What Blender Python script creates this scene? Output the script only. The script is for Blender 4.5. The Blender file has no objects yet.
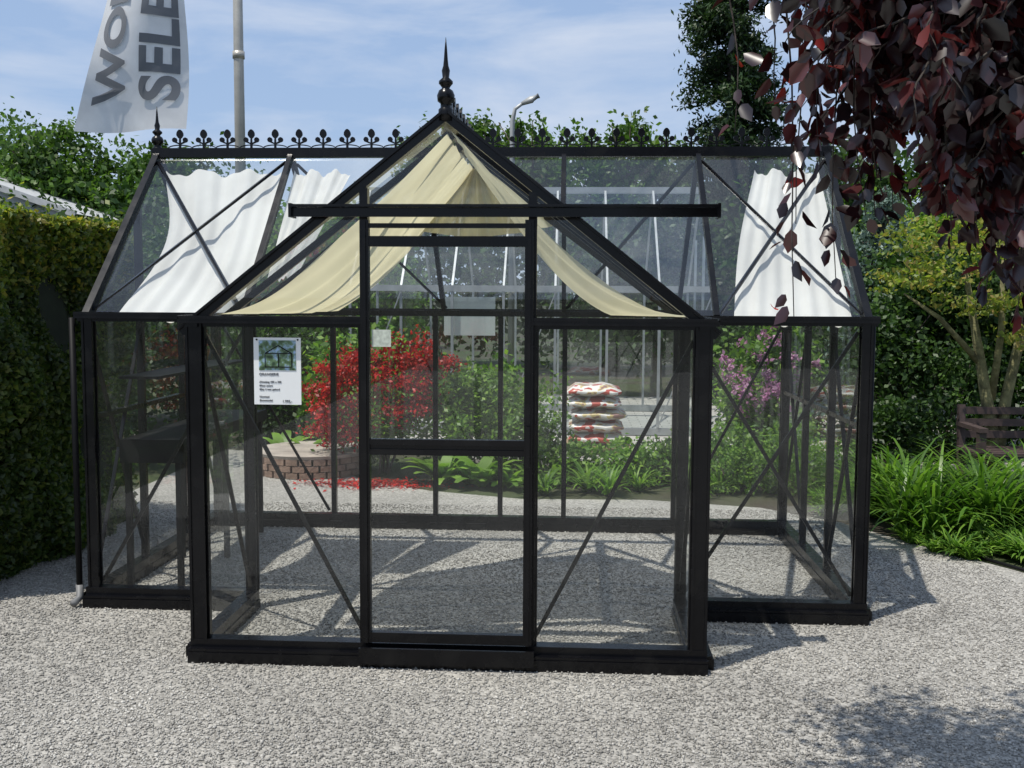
import bpy, bmesh, math, random
import numpy as np
from mathutils import Vector, Matrix, Euler
random.seed(7); rng=np.random.default_rng(11)
scn=bpy.context.scene
COL=scn.collection

# ---------------------------------------------------------------- materials
def newmat(name):
    m=bpy.data.materials.new(name); m.use_nodes=True
    nt=m.node_tree; nt.nodes.clear()
    out=nt.nodes.new('ShaderNodeOutputMaterial')
    return m,nt,out
def pmat(name,color,rough=.6,metal=0,noise=0,nscale=8,bump=0,bscale=40,spec=.5,emit=None):
    m,nt,out=newmat(name); N=nt.nodes; L=nt.links
    b=N.new('ShaderNodeBsdfPrincipled'); L.new(b.outputs[0],out.inputs[0])
    b.inputs['Base Color'].default_value=(*color,1); b.inputs['Roughness'].default_value=rough
    b.inputs['Metallic'].default_value=metal; b.inputs['Specular IOR Level'].default_value=spec
    tc=N.new('ShaderNodeTexCoord')
    if noise:
        n=N.new('ShaderNodeTexNoise'); n.inputs['Scale'].default_value=nscale; n.inputs['Detail'].default_value=6
        L.new(tc.outputs['Object'],n.inputs['Vector'])
        r=N.new('ShaderNodeValToRGB'); L.new(n.outputs[0],r.inputs[0])
        r.color_ramp.elements[0].position=.3; r.color_ramp.elements[1].position=.7
        r.color_ramp.elements[0].color=(*[c*(1-noise) for c in color],1)
        r.color_ramp.elements[1].color=(*[min(1,c*(1+noise)) for c in color],1)
        L.new(r.outputs[0],b.inputs['Base Color'])
    if bump:
        n=N.new('ShaderNodeTexNoise'); n.inputs['Scale'].default_value=bscale; n.inputs['Detail'].default_value=5
        L.new(tc.outputs['Object'],n.inputs['Vector'])
        bp=N.new('ShaderNodeBump'); bp.inputs['Strength'].default_value=bump; bp.inputs['Distance'].default_value=.02
        L.new(n.outputs[0],bp.inputs['Height']); L.new(bp.outputs[0],b.inputs['Normal'])
    return m
def leafmat(name,cols,transl=.35,rough=.5,tcol=None,nscale=1.2,gloss=.025):
    m,nt,out=newmat(name); N=nt.nodes; L=nt.links
    g=N.new('ShaderNodeNewGeometry'); r=N.new('ShaderNodeValToRGB')
    L.new(g.outputs['Random Per Island'],r.inputs[0])
    while len(r.color_ramp.elements)<len(cols): r.color_ramp.elements.new(.5)
    for i,c in enumerate(cols):
        r.color_ramp.elements[i].position=i/(len(cols)-1); r.color_ramp.elements[i].color=(*c,1)
    tc=N.new('ShaderNodeTexCoord'); n=N.new('ShaderNodeTexNoise'); n.inputs['Scale'].default_value=nscale; n.inputs['Detail'].default_value=3
    L.new(tc.outputs['Object'],n.inputs['Vector'])
    mr=N.new('ShaderNodeMapRange'); mr.inputs[1].default_value=.3; mr.inputs[2].default_value=.7; mr.inputs[3].default_value=.6; mr.inputs[4].default_value=1.35
    L.new(n.outputs[0],mr.inputs[0])
    mx=N.new('ShaderNodeVectorMath'); mx.operation='SCALE'
    L.new(r.outputs[0],mx.inputs[0]); L.new(mr.outputs[0],mx.inputs['Scale'])
    d=N.new('ShaderNodeBsdfDiffuse'); t=N.new('ShaderNodeBsdfTranslucent'); gl=N.new('ShaderNodeBsdfGlossy')
    gl.inputs['Roughness'].default_value=rough; gl.inputs['Color'].default_value=(1,1,1,1)
    L.new(mx.outputs[0],d.inputs[0])
    v=N.new('ShaderNodeVectorMath'); v.operation='MULTIPLY'; L.new(mx.outputs[0],v.inputs[0]); v.inputs[1].default_value=tcol or (1.5,1.6,.9)
    L.new(v.outputs[0],t.inputs[0])
    if transl>0:
        a=N.new('ShaderNodeMixShader'); a.inputs[0].default_value=transl; L.new(d.outputs[0],a.inputs[1]); L.new(t.outputs[0],a.inputs[2])
    else: a=d
    b=N.new('ShaderNodeMixShader'); b.inputs[0].default_value=gloss; L.new(a.outputs[0],b.inputs[1]); L.new(gl.outputs[0],b.inputs[2])
    L.new(b.outputs[0],out.inputs[0])
    return m
def clothmat(name,col,tcol,transl=.5,see=0):
    m,nt,out=newmat(name); N=nt.nodes; L=nt.links
    d=N.new('ShaderNodeBsdfDiffuse'); t=N.new('ShaderNodeBsdfTranslucent')
    tc=N.new('ShaderNodeTexCoord'); n=N.new('ShaderNodeTexNoise'); n.inputs['Scale'].default_value=3; n.inputs['Detail'].default_value=6
    L.new(tc.outputs['Object'],n.inputs['Vector'])
    for sh,c in((d,col),(t,tcol)):
        r=N.new('ShaderNodeValToRGB'); L.new(n.outputs[0],r.inputs[0])
        r.color_ramp.elements[0].position=.3; r.color_ramp.elements[1].position=.65
        r.color_ramp.elements[0].color=(*[x*.84 for x in c],1); r.color_ramp.elements[1].color=(*c,1)
        L.new(r.outputs[0],sh.inputs[0])
    a=N.new('ShaderNodeMixShader'); a.inputs[0].default_value=transl; L.new(d.outputs[0],a.inputs[1]); L.new(t.outputs[0],a.inputs[2])
    if see:   # open weave: some light passes straight through
        tr=N.new('ShaderNodeBsdfTransparent'); b=N.new('ShaderNodeMixShader'); b.inputs[0].default_value=see
        L.new(a.outputs[0],b.inputs[1]); L.new(tr.outputs[0],b.inputs[2]); a=b
    L.new(a.outputs[0],out.inputs[0]); return m
def glassmat(name,tint=(.975,.985,.98),base=.04,dirt=.018,graz=.6):
    m,nt,out=newmat(name); N=nt.nodes; L=nt.links
    t=N.new('ShaderNodeBsdfTransparent'); t.inputs[0].default_value=(*tint,1)
    g=N.new('ShaderNodeBsdfGlossy'); g.inputs['Roughness'].default_value=.0; g.inputs[0].default_value=(.95,.98,1,1)
    f=N.new('ShaderNodeLayerWeight'); f.inputs[0].default_value=.5
    pw=N.new('ShaderNodeMath'); pw.operation='POWER'; pw.inputs[1].default_value=4.5; L.new(f.outputs['Facing'],pw.inputs[0])
    mm=N.new('ShaderNodeMath'); mm.operation='MULTIPLY_ADD'; mm.inputs[1].default_value=graz; mm.inputs[2].default_value=base; L.new(pw.outputs[0],mm.inputs[0]); mm.use_clamp=True
    a=N.new('ShaderNodeMixShader'); L.new(mm.outputs[0],a.inputs[0]); L.new(t.outputs[0],a.inputs[1]); L.new(g.outputs[0],a.inputs[2])
    d=N.new('ShaderNodeBsdfDiffuse'); d.inputs[0].default_value=(.6,.62,.6,1)
    tc=N.new('ShaderNodeTexCoord'); n=N.new('ShaderNodeTexNoise'); n.inputs['Scale'].default_value=2.5; n.inputs['Detail'].default_value=8
    L.new(tc.outputs['Object'],n.inputs['Vector'])
    mr=N.new('ShaderNodeMapRange'); mr.inputs[1].default_value=.4; mr.inputs[2].default_value=.75; mr.inputs[3].default_value=0.003; mr.inputs[4].default_value=dirt
    L.new(n.outputs[0],mr.inputs[0])
    b=N.new('ShaderNodeMixShader'); L.new(mr.outputs[0],b.inputs[0]); L.new(a.outputs[0],b.inputs[1]); L.new(d.outputs[0],b.inputs[2])
    L.new(b.outputs[0],out.inputs[0]); return m

# ---------------------------------------------------------------- helpers
def empty(name,loc=(0,0,0)):
    o=bpy.data.objects.new(name,None); COL.objects.link(o); o.location=loc; o.empty_display_size=.2; return o
def link(name,me,mat=None,parent=None,smooth=False):
    o=bpy.data.objects.new(name,me); COL.objects.link(o)
    if mat and not me.materials: me.materials.append(mat)
    if parent: o.parent=parent; o.matrix_parent_inverse=Matrix.Translation(-parent.location)
    if smooth:
        for p in me.polygons: p.use_smooth=True
    return o
def from_bm(name,bm,mat=None,parent=None,smooth=False):
    bmesh.ops.recalc_face_normals(bm,faces=bm.faces[:])
    me=bpy.data.meshes.new(name); bm.to_mesh(me); bm.free()
    return link(name,me,mat,parent,smooth)
def box(bm,x0,x1,y0,y1,z0,z1):
    v=[bm.verts.new((x,y,z)) for z in(z0,z1) for y in(y0,y1) for x in(x0,x1)]
    for f in((0,2,3,1),(4,5,7,6),(0,1,5,4),(2,6,7,3),(0,4,6,2),(1,3,7,5)): bm.faces.new([v[i] for i in f])
def bar(bm,a,b,w,h,up=(0,0,1)):
    a=Vector(a);b=Vector(b);d=(b-a).normalized(); u=Vector(up)
    if abs(d.dot(u))>.98: u=Vector((0,1,0))
    s=d.cross(u).normalized(); t=s.cross(d).normalized()
    j=random.uniform(-.0006,.0006); w=w/2+j; h=h/2+j
    v=[]
    for p in(a,b):
        for(i,k) in((-1,-1),(1,-1),(1,1),(-1,1)): v.append(bm.verts.new(p+s*w*i+t*h*k))
    for f in((0,1,2,3),(7,6,5,4),(0,4,5,1),(1,5,6,2),(2,6,7,3),(3,7,4,0)): bm.faces.new([v[i] for i in f])
def tube(bm,pts,rad,seg=8):
    pts=[Vector(p) for p in pts]; rings=[]
    for i,p in enumerate(pts):
        d=(pts[min(i+1,len(pts)-1)]-pts[max(i-1,0)]).normalized()
        u=Vector((1,0,0)) if abs(d.x)<.9 else Vector((0,1,0))
        s=d.cross(u).normalized(); t=d.cross(s)
        r=rad[i] if hasattr(rad,'__len__') else rad
        rings.append([bm.verts.new(p+(s*math.cos(2*math.pi*k/seg)+t*math.sin(2*math.pi*k/seg))*r) for k in range(seg)])
    for a,b in zip(rings,rings[1:]):
        for k in range(seg): bm.faces.new((a[k],a[(k+1)%seg],b[(k+1)%seg],b[k]))
    bm.faces.new(rings[0][::-1]); bm.faces.new(rings[-1])
def lathe(bm,c,prof,seg=14):
    rings=[]
    for r,z in prof:
        rings.append([bm.verts.new((c[0]+r*math.cos(2*math.pi*k/seg),c[1]+r*math.sin(2*math.pi*k/seg),c[2]+z)) for k in range(seg)])
    for a,b in zip(rings,rings[1:]):
        for k in range(seg): bm.faces.new((a[k],a[(k+1)%seg],b[(k+1)%seg],b[k]))
    bm.faces.new(rings[0][::-1]); bm.faces.new(rings[-1])
def quad(bm,*p): return bm.faces.new([bm.verts.new(q) for q in p])
def npmesh(name,V,F,k):
    me=bpy.data.meshes.new(name); n=len(V); me.vertices.add(n); me.vertices.foreach_set('co',V.astype(np.float32).ravel())
    me.loops.add(F.size); me.loops.foreach_set('vertex_index',F.astype(np.int32).ravel())
    nf=F.size//k; me.polygons.add(nf); me.polygons.foreach_set('loop_start',np.arange(0,F.size,k,dtype=np.int32))
    me.update(calc_edges=True); return me
def randR(n,upbias=0.0):
    c=rng.normal(size=(n,3)); c[:,2]+=upbias; c/=np.linalg.norm(c,axis=1)[:,None]
    a=rng.normal(size=(n,3))
    a-=c*(a*c).sum(1)[:,None]; a/=np.linalg.norm(a,axis=1)[:,None]
    b=np.cross(c,a); return np.stack([a,b,c],1)
RH=np.array([(-.5,0,0),(0.02,.3,.0),(.5,0,0),(0.02,-.3,.0)]); RHF=np.array([(0,1,2,3)])
BL=np.array([(-.5,0,0),(0,0,-.03),(.55,0,-.08),(-.28,.22,.06),(.12,.27,.06),(-.28,-.22,.06),(.12,-.27,.06)])
BLF3=np.array([(0,1,3),(1,4,3),(1,2,4),(0,5,1),(1,5,6),(1,6,2)])
OC=np.array([(1,0,0),(-.9,.2,0),(0,1,0.1),(.1,-1,0),(0,.1,.75),(0,0,-.6)])
OCF=np.array([(0,2,4),(2,1,4),(1,3,4),(3,0,4),(2,0,5),(1,2,5),(3,1,5),(0,3,5)])
def inst(name,C,R,S,tv,tf,mat,parent=None):
    n=len(C); V=np.einsum('vk,nkj->nvj',tv,R)*np.asarray(S).reshape(n,1,1)+C[:,None,:]
    F=tf[None]+ (np.arange(n)*len(tv))[:,None,None]
    me=npmesh(name,V.reshape(-1,3),F,tf.shape[1]); return link(name,me,mat,parent)
def blobpts(blobs,clumps=40,spread=.16):
    out=[]
    for(x,y,z,rx,ry,rz,n) in blobs:
        k=max(6,int(clumps)); d=rng.normal(size=(k,3)); d/=np.linalg.norm(d,axis=1)[:,None]
        rr=rng.uniform(.35,1.08,size=(k,1)); cc=d*rr
        idx=rng.integers(0,k,n); s=rng.uniform(.6,1.4,size=(k,1))[idx]
        p=cc[idx]+rng.normal(size=(n,3))*spread*s
        out.append(p*np.array([rx,ry,rz])+np.array([x,y,z]))
    return np.concatenate(out)
def foliage(name,blobs,size,mat,parent=None,clumps=40,spread=.16,upb=.5,zmin=.02,tv=RH,tf=RHF):
    P=blobpts(blobs,clumps,spread); P=P[P[:,2]>zmin]; n=len(P)
    return inst(name,P,randR(n,upb),size*rng.uniform(.6,1.35,n),tv,tf,mat,parent)
bark=pmat('bark',(.10,.08,.06),.9,noise=.4,nscale=12,bump=.8,bscale=25)
barkd=pmat('bark_dark',(.035,.028,.024),.9,noise=.4,nscale=12,bump=.8,bscale=25)
def tree(name,x,y,r,forkz,blobs,size,mat,bm_mat=bark,clumps=40,spread=.16,lean=0):
    e=empty(name,(x,y,0)); bm=bmesh.new()
    top=Vector((x+lean,y,forkz))
    tube(bm,[(x,y,-.05),(x+lean*.3,y,forkz*.4),top],[r*1.25,r,r*.75],9)
    for b in blobs:
        c=Vector(b[:3]); m=(top+c)/2+Vector((random.uniform(-.1,.1),random.uniform(-.1,.1),.1))*(c-top).length*.6
        tube(bm,[top-Vector((0,0,.1)),m,c],[r*.55,r*.36,r*.12],6)
        for _ in range(4):
            q=c+Vector((random.uniform(-.8,.8)*b[3],random.uniform(-.8,.8)*b[4],random.uniform(-.3,.9)*b[5]))
            tube(bm,[m.lerp(c,.6),q],[r*.16,r*.04],5)
    from_bm('trunk',bm,bm_mat,e,True)
    foliage('crown',blobs,size,mat,e,clumps,spread)
    return e

# ---------------------------------------------------------------- world / sun / camera
sd=Vector((.31,.27,-1)).normalized(); el=math.asin(-sd.z); az=math.atan2(-sd.x,-sd.y)
w=bpy.data.worlds.new('World'); scn.world=w; w.use_nodes=True; nt=w.node_tree; nt.nodes.clear(); N=nt.nodes; L=nt.links
wo=N.new('ShaderNodeOutputWorld'); bg=N.new('ShaderNodeBackground'); bg.inputs[1].default_value=.14
sky=N.new('ShaderNodeTexSky'); sky.sky_type='NISHITA'; sky.sun_disc=False; sky.sun_elevation=el; sky.sun_rotation=az%(2*math.pi)
sky.air_density=1.0; sky.dust_density=1.0; sky.ozone_density=1.5
tc=N.new('ShaderNodeTexCoord')
hz=N.new('ShaderNodeMixRGB'); hz.inputs[0].default_value=.7; L.new(sky.outputs[0],hz.inputs[1]); hz.inputs[2].default_value=(2.5,3.55,5.5,1)
mp=N.new('ShaderNodeMapping'); mp.inputs['Scale'].default_value=(1.2,1.2,4.5); mp.inputs['Location'].default_value=(.4,.1,.3)
n=N.new('ShaderNodeTexNoise'); n.inputs['Scale'].default_value=3.2; n.inputs['Detail'].default_value=9; n.inputs['Roughness'].default_value=.55; n.inputs['Distortion'].default_value=.3
L.new(tc.outputs['Generated'],mp.inputs[0]); L.new(mp.outputs[0],n.inputs['Vector'])
rp=N.new('ShaderNodeMapRange'); rp.inputs[1].default_value=.42; rp.inputs[2].default_value=.66; rp.inputs[3].default_value=.05; rp.inputs[4].default_value=.8
L.new(n.outputs[0],rp.inputs[0])
mx=N.new('ShaderNodeMixRGB'); L.new(rp.outputs[0],mx.inputs[0]); L.new(hz.outputs[0],mx.inputs[1]); mx.inputs[2].default_value=(4.8,5.3,6.2,1)
L.new(mx.outputs[0],bg.inputs[0]); L.new(bg.outputs[0],wo.inputs[0])
sl=bpy.data.lights.new('sun','SUN'); sl.energy=5.0; sl.angle=math.radians(.5); sl.color=(1,.95,.86)
so=bpy.data.objects.new('sun',sl); COL.objects.link(so); so.rotation_euler=sd.to_track_quat('-Z','Y').to_euler(); so.location=(-4,-2,9)
cam=bpy.data.cameras.new('camera'); co=bpy.data.objects.new('camera',cam); COL.objects.link(co); scn.camera=co
cam.sensor_width=36; cam.lens=36*1050/1024; cam.clip_end=1500; cam.clip_start=.05
yaw=math.radians(3.27); pit=math.radians(4.8); roll=math.radians(.3)
fw=Vector((-math.sin(yaw)*math.cos(pit),math.cos(yaw)*math.cos(pit),-math.sin(pit)))
rt=fw.cross(Vector((0,0,1))).normalized(); up=rt.cross(fw)
up2=up*math.cos(roll)-rt*math.sin(roll); rt2=fw.cross(up2)
CZ=1.665
M=Matrix((rt2,up2,-fw)).transposed().to_4x4(); M.translation=(0,0,CZ); co.matrix_world=M
scn.view_settings.view_transform='Standard'; scn.view_settings.look='None'; scn.view_settings.exposure=0

# ---------------------------------------------------------------- ground
m,nt,out=newmat('garden_soil_grass'); N=nt.nodes; L=nt.links
b=N.new('ShaderNodeBsdfPrincipled'); b.inputs['Roughness'].default_value=.95; L.new(b.outputs[0],out.inputs[0])
tc=N.new('ShaderNodeTexCoord'); n=N.new('ShaderNodeTexNoise'); n.inputs['Scale'].default_value=.8; n.inputs['Detail'].default_value=8
L.new(tc.outputs['Object'],n.inputs['Vector']); r=N.new('ShaderNodeValToRGB'); L.new(n.outputs[0],r.inputs[0])
r.color_ramp.elements[0].color=(.045,.036,.024,1); r.color_ramp.elements[1].color=(.04,.055,.018,1); r.color_ramp.elements[0].position=.4; r.color_ramp.elements[1].position=.6
L.new(r.outputs[0],b.inputs['Base Color'])
bm=bmesh.new(); quad(bm,(-500,-500,0),(500,-500,0),(500,500,0),(-500,500,0)); from_bm('ground',bm,m)
m,nt,out=newmat('gravel'); N=nt.nodes; L=nt.links
b=N.new('ShaderNodeBsdfPrincipled'); b.inputs['Roughness'].default_value=.85; L.new(b.outputs[0],out.inputs[0])
tc=N.new('ShaderNodeTexCoord'); v=N.new('ShaderNodeTexVoronoi'); v.inputs['Scale'].default_value=90; L.new(tc.outputs['Object'],v.inputs['Vector'])
sep=N.new('ShaderNodeSeparateColor'); L.new(v.outputs['Color'],sep.inputs[0])
r=N.new('ShaderNodeValToRGB'); L.new(sep.outputs[0],r.inputs[0])
cr=r.color_ramp; cr.elements[0].color=(.18,.172,.155,1); cr.elements[1].color=(.42,.405,.37,1); e=cr.elements.new(.5); e.color=(.29,.28,.258,1)
n=N.new('ShaderNodeTexNoise'); n.inputs['Scale'].default_value=1.1; n.inputs['Detail'].default_value=7; L.new(tc.outputs['Object'],n.inputs['Vector'])
mr=N.new('ShaderNodeMapRange'); mr.inputs[1].default_value=.3; mr.inputs[2].default_value=.7; mr.inputs[3].default_value=.78; mr.inputs[4].default_value=1.12; L.new(n.outputs[0],mr.inputs[0])
sc=N.new('ShaderNodeVectorMath'); sc.operation='SCALE'; L.new(r.outputs[0],sc.inputs[0]); L.new(mr.outputs[0],sc.inputs['Scale']); L.new(sc.outputs[0],b.inputs['Base Color'])
bp=N.new('ShaderNodeBump'); bp.inputs['Strength'].default_value=.7; bp.inputs['Distance'].default_value=.006; bp.invert=True
L.new(v.outputs['Distance'],bp.inputs['Height']); L.new(bp.outputs[0],b.inputs['Normal'])
gravel=m
ge=empty('gravel_ground')
bm=bmesh.new()
poly=[(-3.7,-14),(12,-14),(12,5),(5,5.5),(3.3,6.0),(2.75,6.45),(2.35,7.1),(2.0,7.8),(1.5,8.3),(.6,8.55),(-.4,8.5),(-1.2,8.8),(-1.9,9.3),(-2.6,10.6),(-3.7,11)]
bm.faces.new([bm.verts.new((x,y,.004)) for x,y in poly]); from_bm('gravel_sheet',bm,gravel,ge)
stone=leafmat('gravel_stone',[(.18,.172,.158),(.25,.242,.222),(.30,.29,.268),(.345,.335,.31),(.46,.445,.41)],transl=0,gloss=.02,nscale=.9)
n=130000
yy=3.2+(rng.random(n)**1.5)*5.0; xx=-3.4+rng.random(n)*6.6
k=~((xx>1.9)&(yy>7))&~((xx>2.6)&(yy>6.2)); xx=xx[k]; yy=yy[k]; n=len(xx)
C=np.stack([xx,yy,np.full(n,.005)+rng.random(n)*.003],1)
inst('gravel_stones',C,randR(n,3),np.minimum(.011,.0034+rng.gamma(2.0,.0012,n)),OC,OCF,stone,ge)
m,nt,out=newmat('paving'); N=nt.nodes; L=nt.links
b=N.new('ShaderNodeBsdfPrincipled'); b.inputs['Roughness'].default_value=.85; L.new(b.outputs[0],out.inputs[0])
tc=N.new('ShaderNodeTexCoord'); br=N.new('ShaderNodeTexBrick'); br.inputs['Scale'].default_value=2; br.inputs['Color1'].default_value=(.42,.40,.37,1); br.inputs['Color2'].default_value=(.34,.33,.31,1); br.inputs['Mortar'].default_value=(.16,.15,.14,1); br.inputs['Mortar Size'].default_value=.012
L.new(tc.outputs['Object'],br.inputs['Vector']); L.new(br.outputs[0],b.inputs['Base Color'])
bm=bmesh.new(); quad(bm,(-1.2,10.3,.05),(8,10.3,.05),(9,17,.05),(-5,17,.05)); 
quad(bm,(-1.2,10.3,-.02),(8,10.3,-.02),(8,10.3,.05),(-1.2,10.3,.05)); from_bm('paved_terrace',bm,m)

# ---------------------------------------------------------------- black victorian greenhouse
XL,XR,YF=-1.68,.570,4.605; WL,WR,YW,YB=-2.535,1.478,5.38,7.35
ZE=1.54; YR=(YW+YB)/2; ZR=2.51; ZP=2.435; XC=(XL+XR)/2; DL,DR=-.915,-.175
YP=YW+(YR-YW)*(ZP-ZE)/(ZR-ZE)
m,nt,out=newmat('black_powder_coated_aluminium'); N=nt.nodes; L=nt.links
b=N.new('ShaderNodeBsdfPrincipled'); L.new(b.outputs[0],out.inputs[0]); b.inputs['Specular IOR Level'].default_value=.28
tc=N.new('ShaderNodeTexCoord'); n=N.new('ShaderNodeTexNoise'); n.inputs['Scale'].default_value=9; n.inputs['Detail'].default_value=8; L.new(tc.outputs['Object'],n.inputs['Vector'])
mr=N.new('ShaderNodeMapRange'); mr.inputs[3].default_value=.14; mr.inputs[4].default_value=.38; L.new(n.outputs[0],mr.inputs[0]); L.new(mr.outputs[0],b.inputs['Roughness'])
r=N.new('ShaderNodeValToRGB'); L.new(n.outputs[0],r.inputs[0]); r.color_ramp.elements[0].position=.5; r.color_ramp.elements[1].position=.85
r.color_ramp.elements[0].color=(.003,.003,.004,1); r.color_ramp.elements[1].color=(.010,.0098,.0095,1); L.new(r.outputs[0],b.inputs['Base Color'])
black=m
pipeblack=pmat('black_pipe',(.006,.006,.007),.55,spec=.15)
glass=glassmat('greenhouse_glass')
roofglass=glassmat('roof_glass',(.965,.98,.985),.075,.03,.7)
gh=empty('victorian_greenhouse',(XC,YF,0))
bm=bmesh.new()
def base(x0,y0,x1,y1,nx,ny):
    a=Vector((x0,y0,0)); c=Vector((x1,y1,0)); o=Vector((nx,ny,0))
    bar(bm,a+Vector((0,0,.075)),c+Vector((0,0,.075)),.07,.06)
    bar(bm,a+o*.018+Vector((0,0,.028)),c+o*.018+Vector((0,0,.028)),.115,.054)
    bar(bm,a+o*.03+Vector((0,0,.062)),c+o*.03+Vector((0,0,.062)),.075,.012)
base(XL-.04,YF,XR+.04,YF,0,-1)
base(XL,YF,XL,YW,-1,0); base(XR,YF,XR,YW,1,0)
base(WL-.04,YW,XL,YW,0,-1); base(XR,YW,WR+.04,YW,0,-1)
base(WL,YW,WL,YB,-1,0); base(WR,YW,WR,YB,1,0); base(WL-.04,YB,WR+.04,YB,0,1)
def cpost(x,y,z1=ZE,s=.06):
    box(bm,x-s/2,x+s/2,y-s/2,y+s/2,.1,z1)
    for dx in(-1,1):
        for dy in(-1,1): box(bm,x+dx*s*.5-.006,x+dx*s*.5+.006,y+dy*s*.5-.006,y+dy*s*.5+.006,.1,z1)
for x,y in((XL,YF),(XR,YF),(WL,YW),(WR,YW),(WL,YB),(WR,YB),(XL,YW),(XR,YW)): cpost(x,y,s=.062 if y==YF else .045)
def vbar(x,y,z0,z1,w=.035,d=.045): box(bm,x-w/2,x+w/2,y-d/2,y+d/2,z0,z1)
for x in(-1.69,-.96,-.5,-.05,.72): vbar(x,YB,.1,ZE,.034)
def eave(a,c,o):
    a=Vector(a);c=Vector(c);o=Vector(o)
    bar(bm,a,c,.05,.038); bar(bm,a+o*.042+Vector((0,0,.010)),c+o*.042+Vector((0,0,.010)),.045,.026); bar(bm,a+o*.062+Vector((0,0,.024)),c+o*.062+Vector((0,0,.024)),.010,.014)
eave((XL-.05,YF,ZE),(DL,YF,ZE),(0,-1,0)); eave((DR,YF,ZE),(XR+.05,YF,ZE),(0,-1,0))
eave((XL,YF-.05,ZE),(XL,YW,ZE),(-1,0,0)); eave((XR,YF-.05,ZE),(XR,YW,ZE),(1,0,0))
eave((WL-.05,YW,ZE),(XL,YW,ZE),(0,-1,0)); eave((XR,YW,ZE),(WR+.05,YW,ZE),(0,-1,0))
eave((WL,YW,ZE),(WL,YB,ZE),(-1,0,0)); eave((WR,YW,ZE),(WR,YB,ZE),(1,0,0)); eave((WL-.05,YB,ZE),(WR+.05,YB,ZE),(0,1,0))
for x in(WL,WR):
    bar(bm,(x,YW-.03,ZE),(x,YR,ZR),.038,.05); bar(bm,(x,YB+.03,ZE),(x,YR,ZR),.038,.05)
    vbar(x,YW+.66,.1,ZE+.62,.04,.03); vbar(x,YB-.66,.1,ZE+.62,.04,.03)
    for (ya,yb) in ((YW,YW+.66),(YB-.66,YB)):
        bar(bm,(x,ya,1.48),(x,yb,.14),.012,.02,(1,0,0)); bar(bm,(x,ya,.14),(x,yb,1.48),.012,.02,(1,0,0))
    box(bm,x-.02,x+.02,YW,YB,1.0,1.025)
bar(bm,(WL-.03,YR,ZR+.01),(WR+.03,YR,ZR+.01),.06,.055)
bar(bm,(XC,YF-.03,ZP+.0),(XC,YR,ZP+.0),.05,.05)
def zp(x): return ZE+(ZP-ZE)*(1-abs(x-XC)/((XR-XL)/2))
for x in(-1.71,-.9,-.06,.73):
    bar(bm,(x,YB,ZE+.02),(x,YR,ZR),.028,.04)
    if x<XL or x>XR: bar(bm,(x,YW,ZE+.02),(x,YR,ZR),.028,.04)
    else:
        t=1-abs(x-XC)/((XR-XL)/2); yv=YW+(YP-YW)*t; zv=zp(x)
        bar(bm,(x,yv,zv),(x,YR,ZR),.028,.04)
bar(bm,(WL+.02,YW+.03,ZE+.04),(-1.73,YR-.05,ZR-.05),.02,.012); bar(bm,(WL+.02,YR-.05,ZR-.05),(-1.73,YW+.03,ZE+.04),.02,.012)
bar(bm,(.75,YW+.03,ZE+.04),(WR-.02,YR-.05,ZR-.05),.02,.012); bar(bm,(.75,YR-.05,ZR-.05),(WR-.02,YW+.03,ZE+.04),.02,.012)
bar(bm,(-.04,YB-.03,ZE+.04),(.71,YR+.05,ZR-.05),.02,.012); bar(bm,(-.88,YB-.03,ZE+.04),(-1.69,YR+.05,ZR-.05),.02,.012)
for s,xe in((-1,XL),(1,XR)):
    bar(bm,(xe+s*.06,YF,ZE-.045),(XC,YF,ZP+.005),.05,.042,(0,0,1))
    bar(bm,(xe+s*.07,YF-.03,ZE-.03),(XC,YF-.03,ZP+.027),.02,.012)
    bar(bm,(xe,YF+.38,ZE+.01),(XC,YF+.38,ZP-.01),.026,.034)
    bar(bm,(xe,YW,ZE+.01),(XC,YP,ZP),.04,.04)
    bar(bm,(xe,YW-.02,ZE+.02),(XC,YW-.02,ZP-.01),.026,.034)
for x in(DL,DR): vbar(x,YF,.1,zp(x)-.02,.036,.05)
def diag(a,c): bar(bm,a,c,.018,.010,(0,-1,0))
diag((XL+.03,YF+.03,1.49),(DL-.02,YF+.03,.13)); diag((XR-.03,YF+.03,1.49),(DR+.02,YF+.03,.13))
diag((XR+.03,YW+.03,1.49),(WR-.03,YW+.03,.13)); diag((WR-.03,YW+.045,1.49),(XR+.03,YW+.045,.13))
diag((XL-.03,YW+.03,1.49),(WL+.03,YW+.03,.13))
for x in(XL,XR): bar(bm,(x,YF+.04,1.48),(x,YW-.04,.13),.01,.02,(1,0,0))
diag((-2.5,YB-.03,1.49),(-1.72,YB-.03,.13)); diag((1.45,YB-.03,1.49),(.76,YB-.03,.13))
for x in(XL+.04,DL-.024,DR+.024,XR-.04): vbar(x,YF,.1,ZE,.010,.03)
bar(bm,(XL,YW,ZE),(DL-.1,YW,ZE),.03,.03); bar(bm,(DR+.1,YW,ZE),(XR,YW,ZE),.03,.03)
from_bm('frame',bm,black,gh)
bm=bmesh.new()
tube(bm,[(WL-.075,YW-.03,ZE),(WL-.075,YW-.03,.12)],.016,10); tube(bm,[(WR+.06,YW+.10,ZE),(WR+.06,YW+.10,.06)],.014,10)
tube(bm,[(WL-.075,YB-.2,ZE),(WL-.075,YB-.2,.06)],.014,10)
from_bm('downpipes',bm,pipeblack,gh,True)
bm=bmesh.new(); tube(bm,[(WL-.075,YW-.03,.12),(WL-.075,YW-.03,.05),(WL-.085,YW-.09,.03)],.02,10); from_bm('downpipe_shoe',bm,pmat('grey_plastic',(.16,.16,.16),.5),gh,True)
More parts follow.
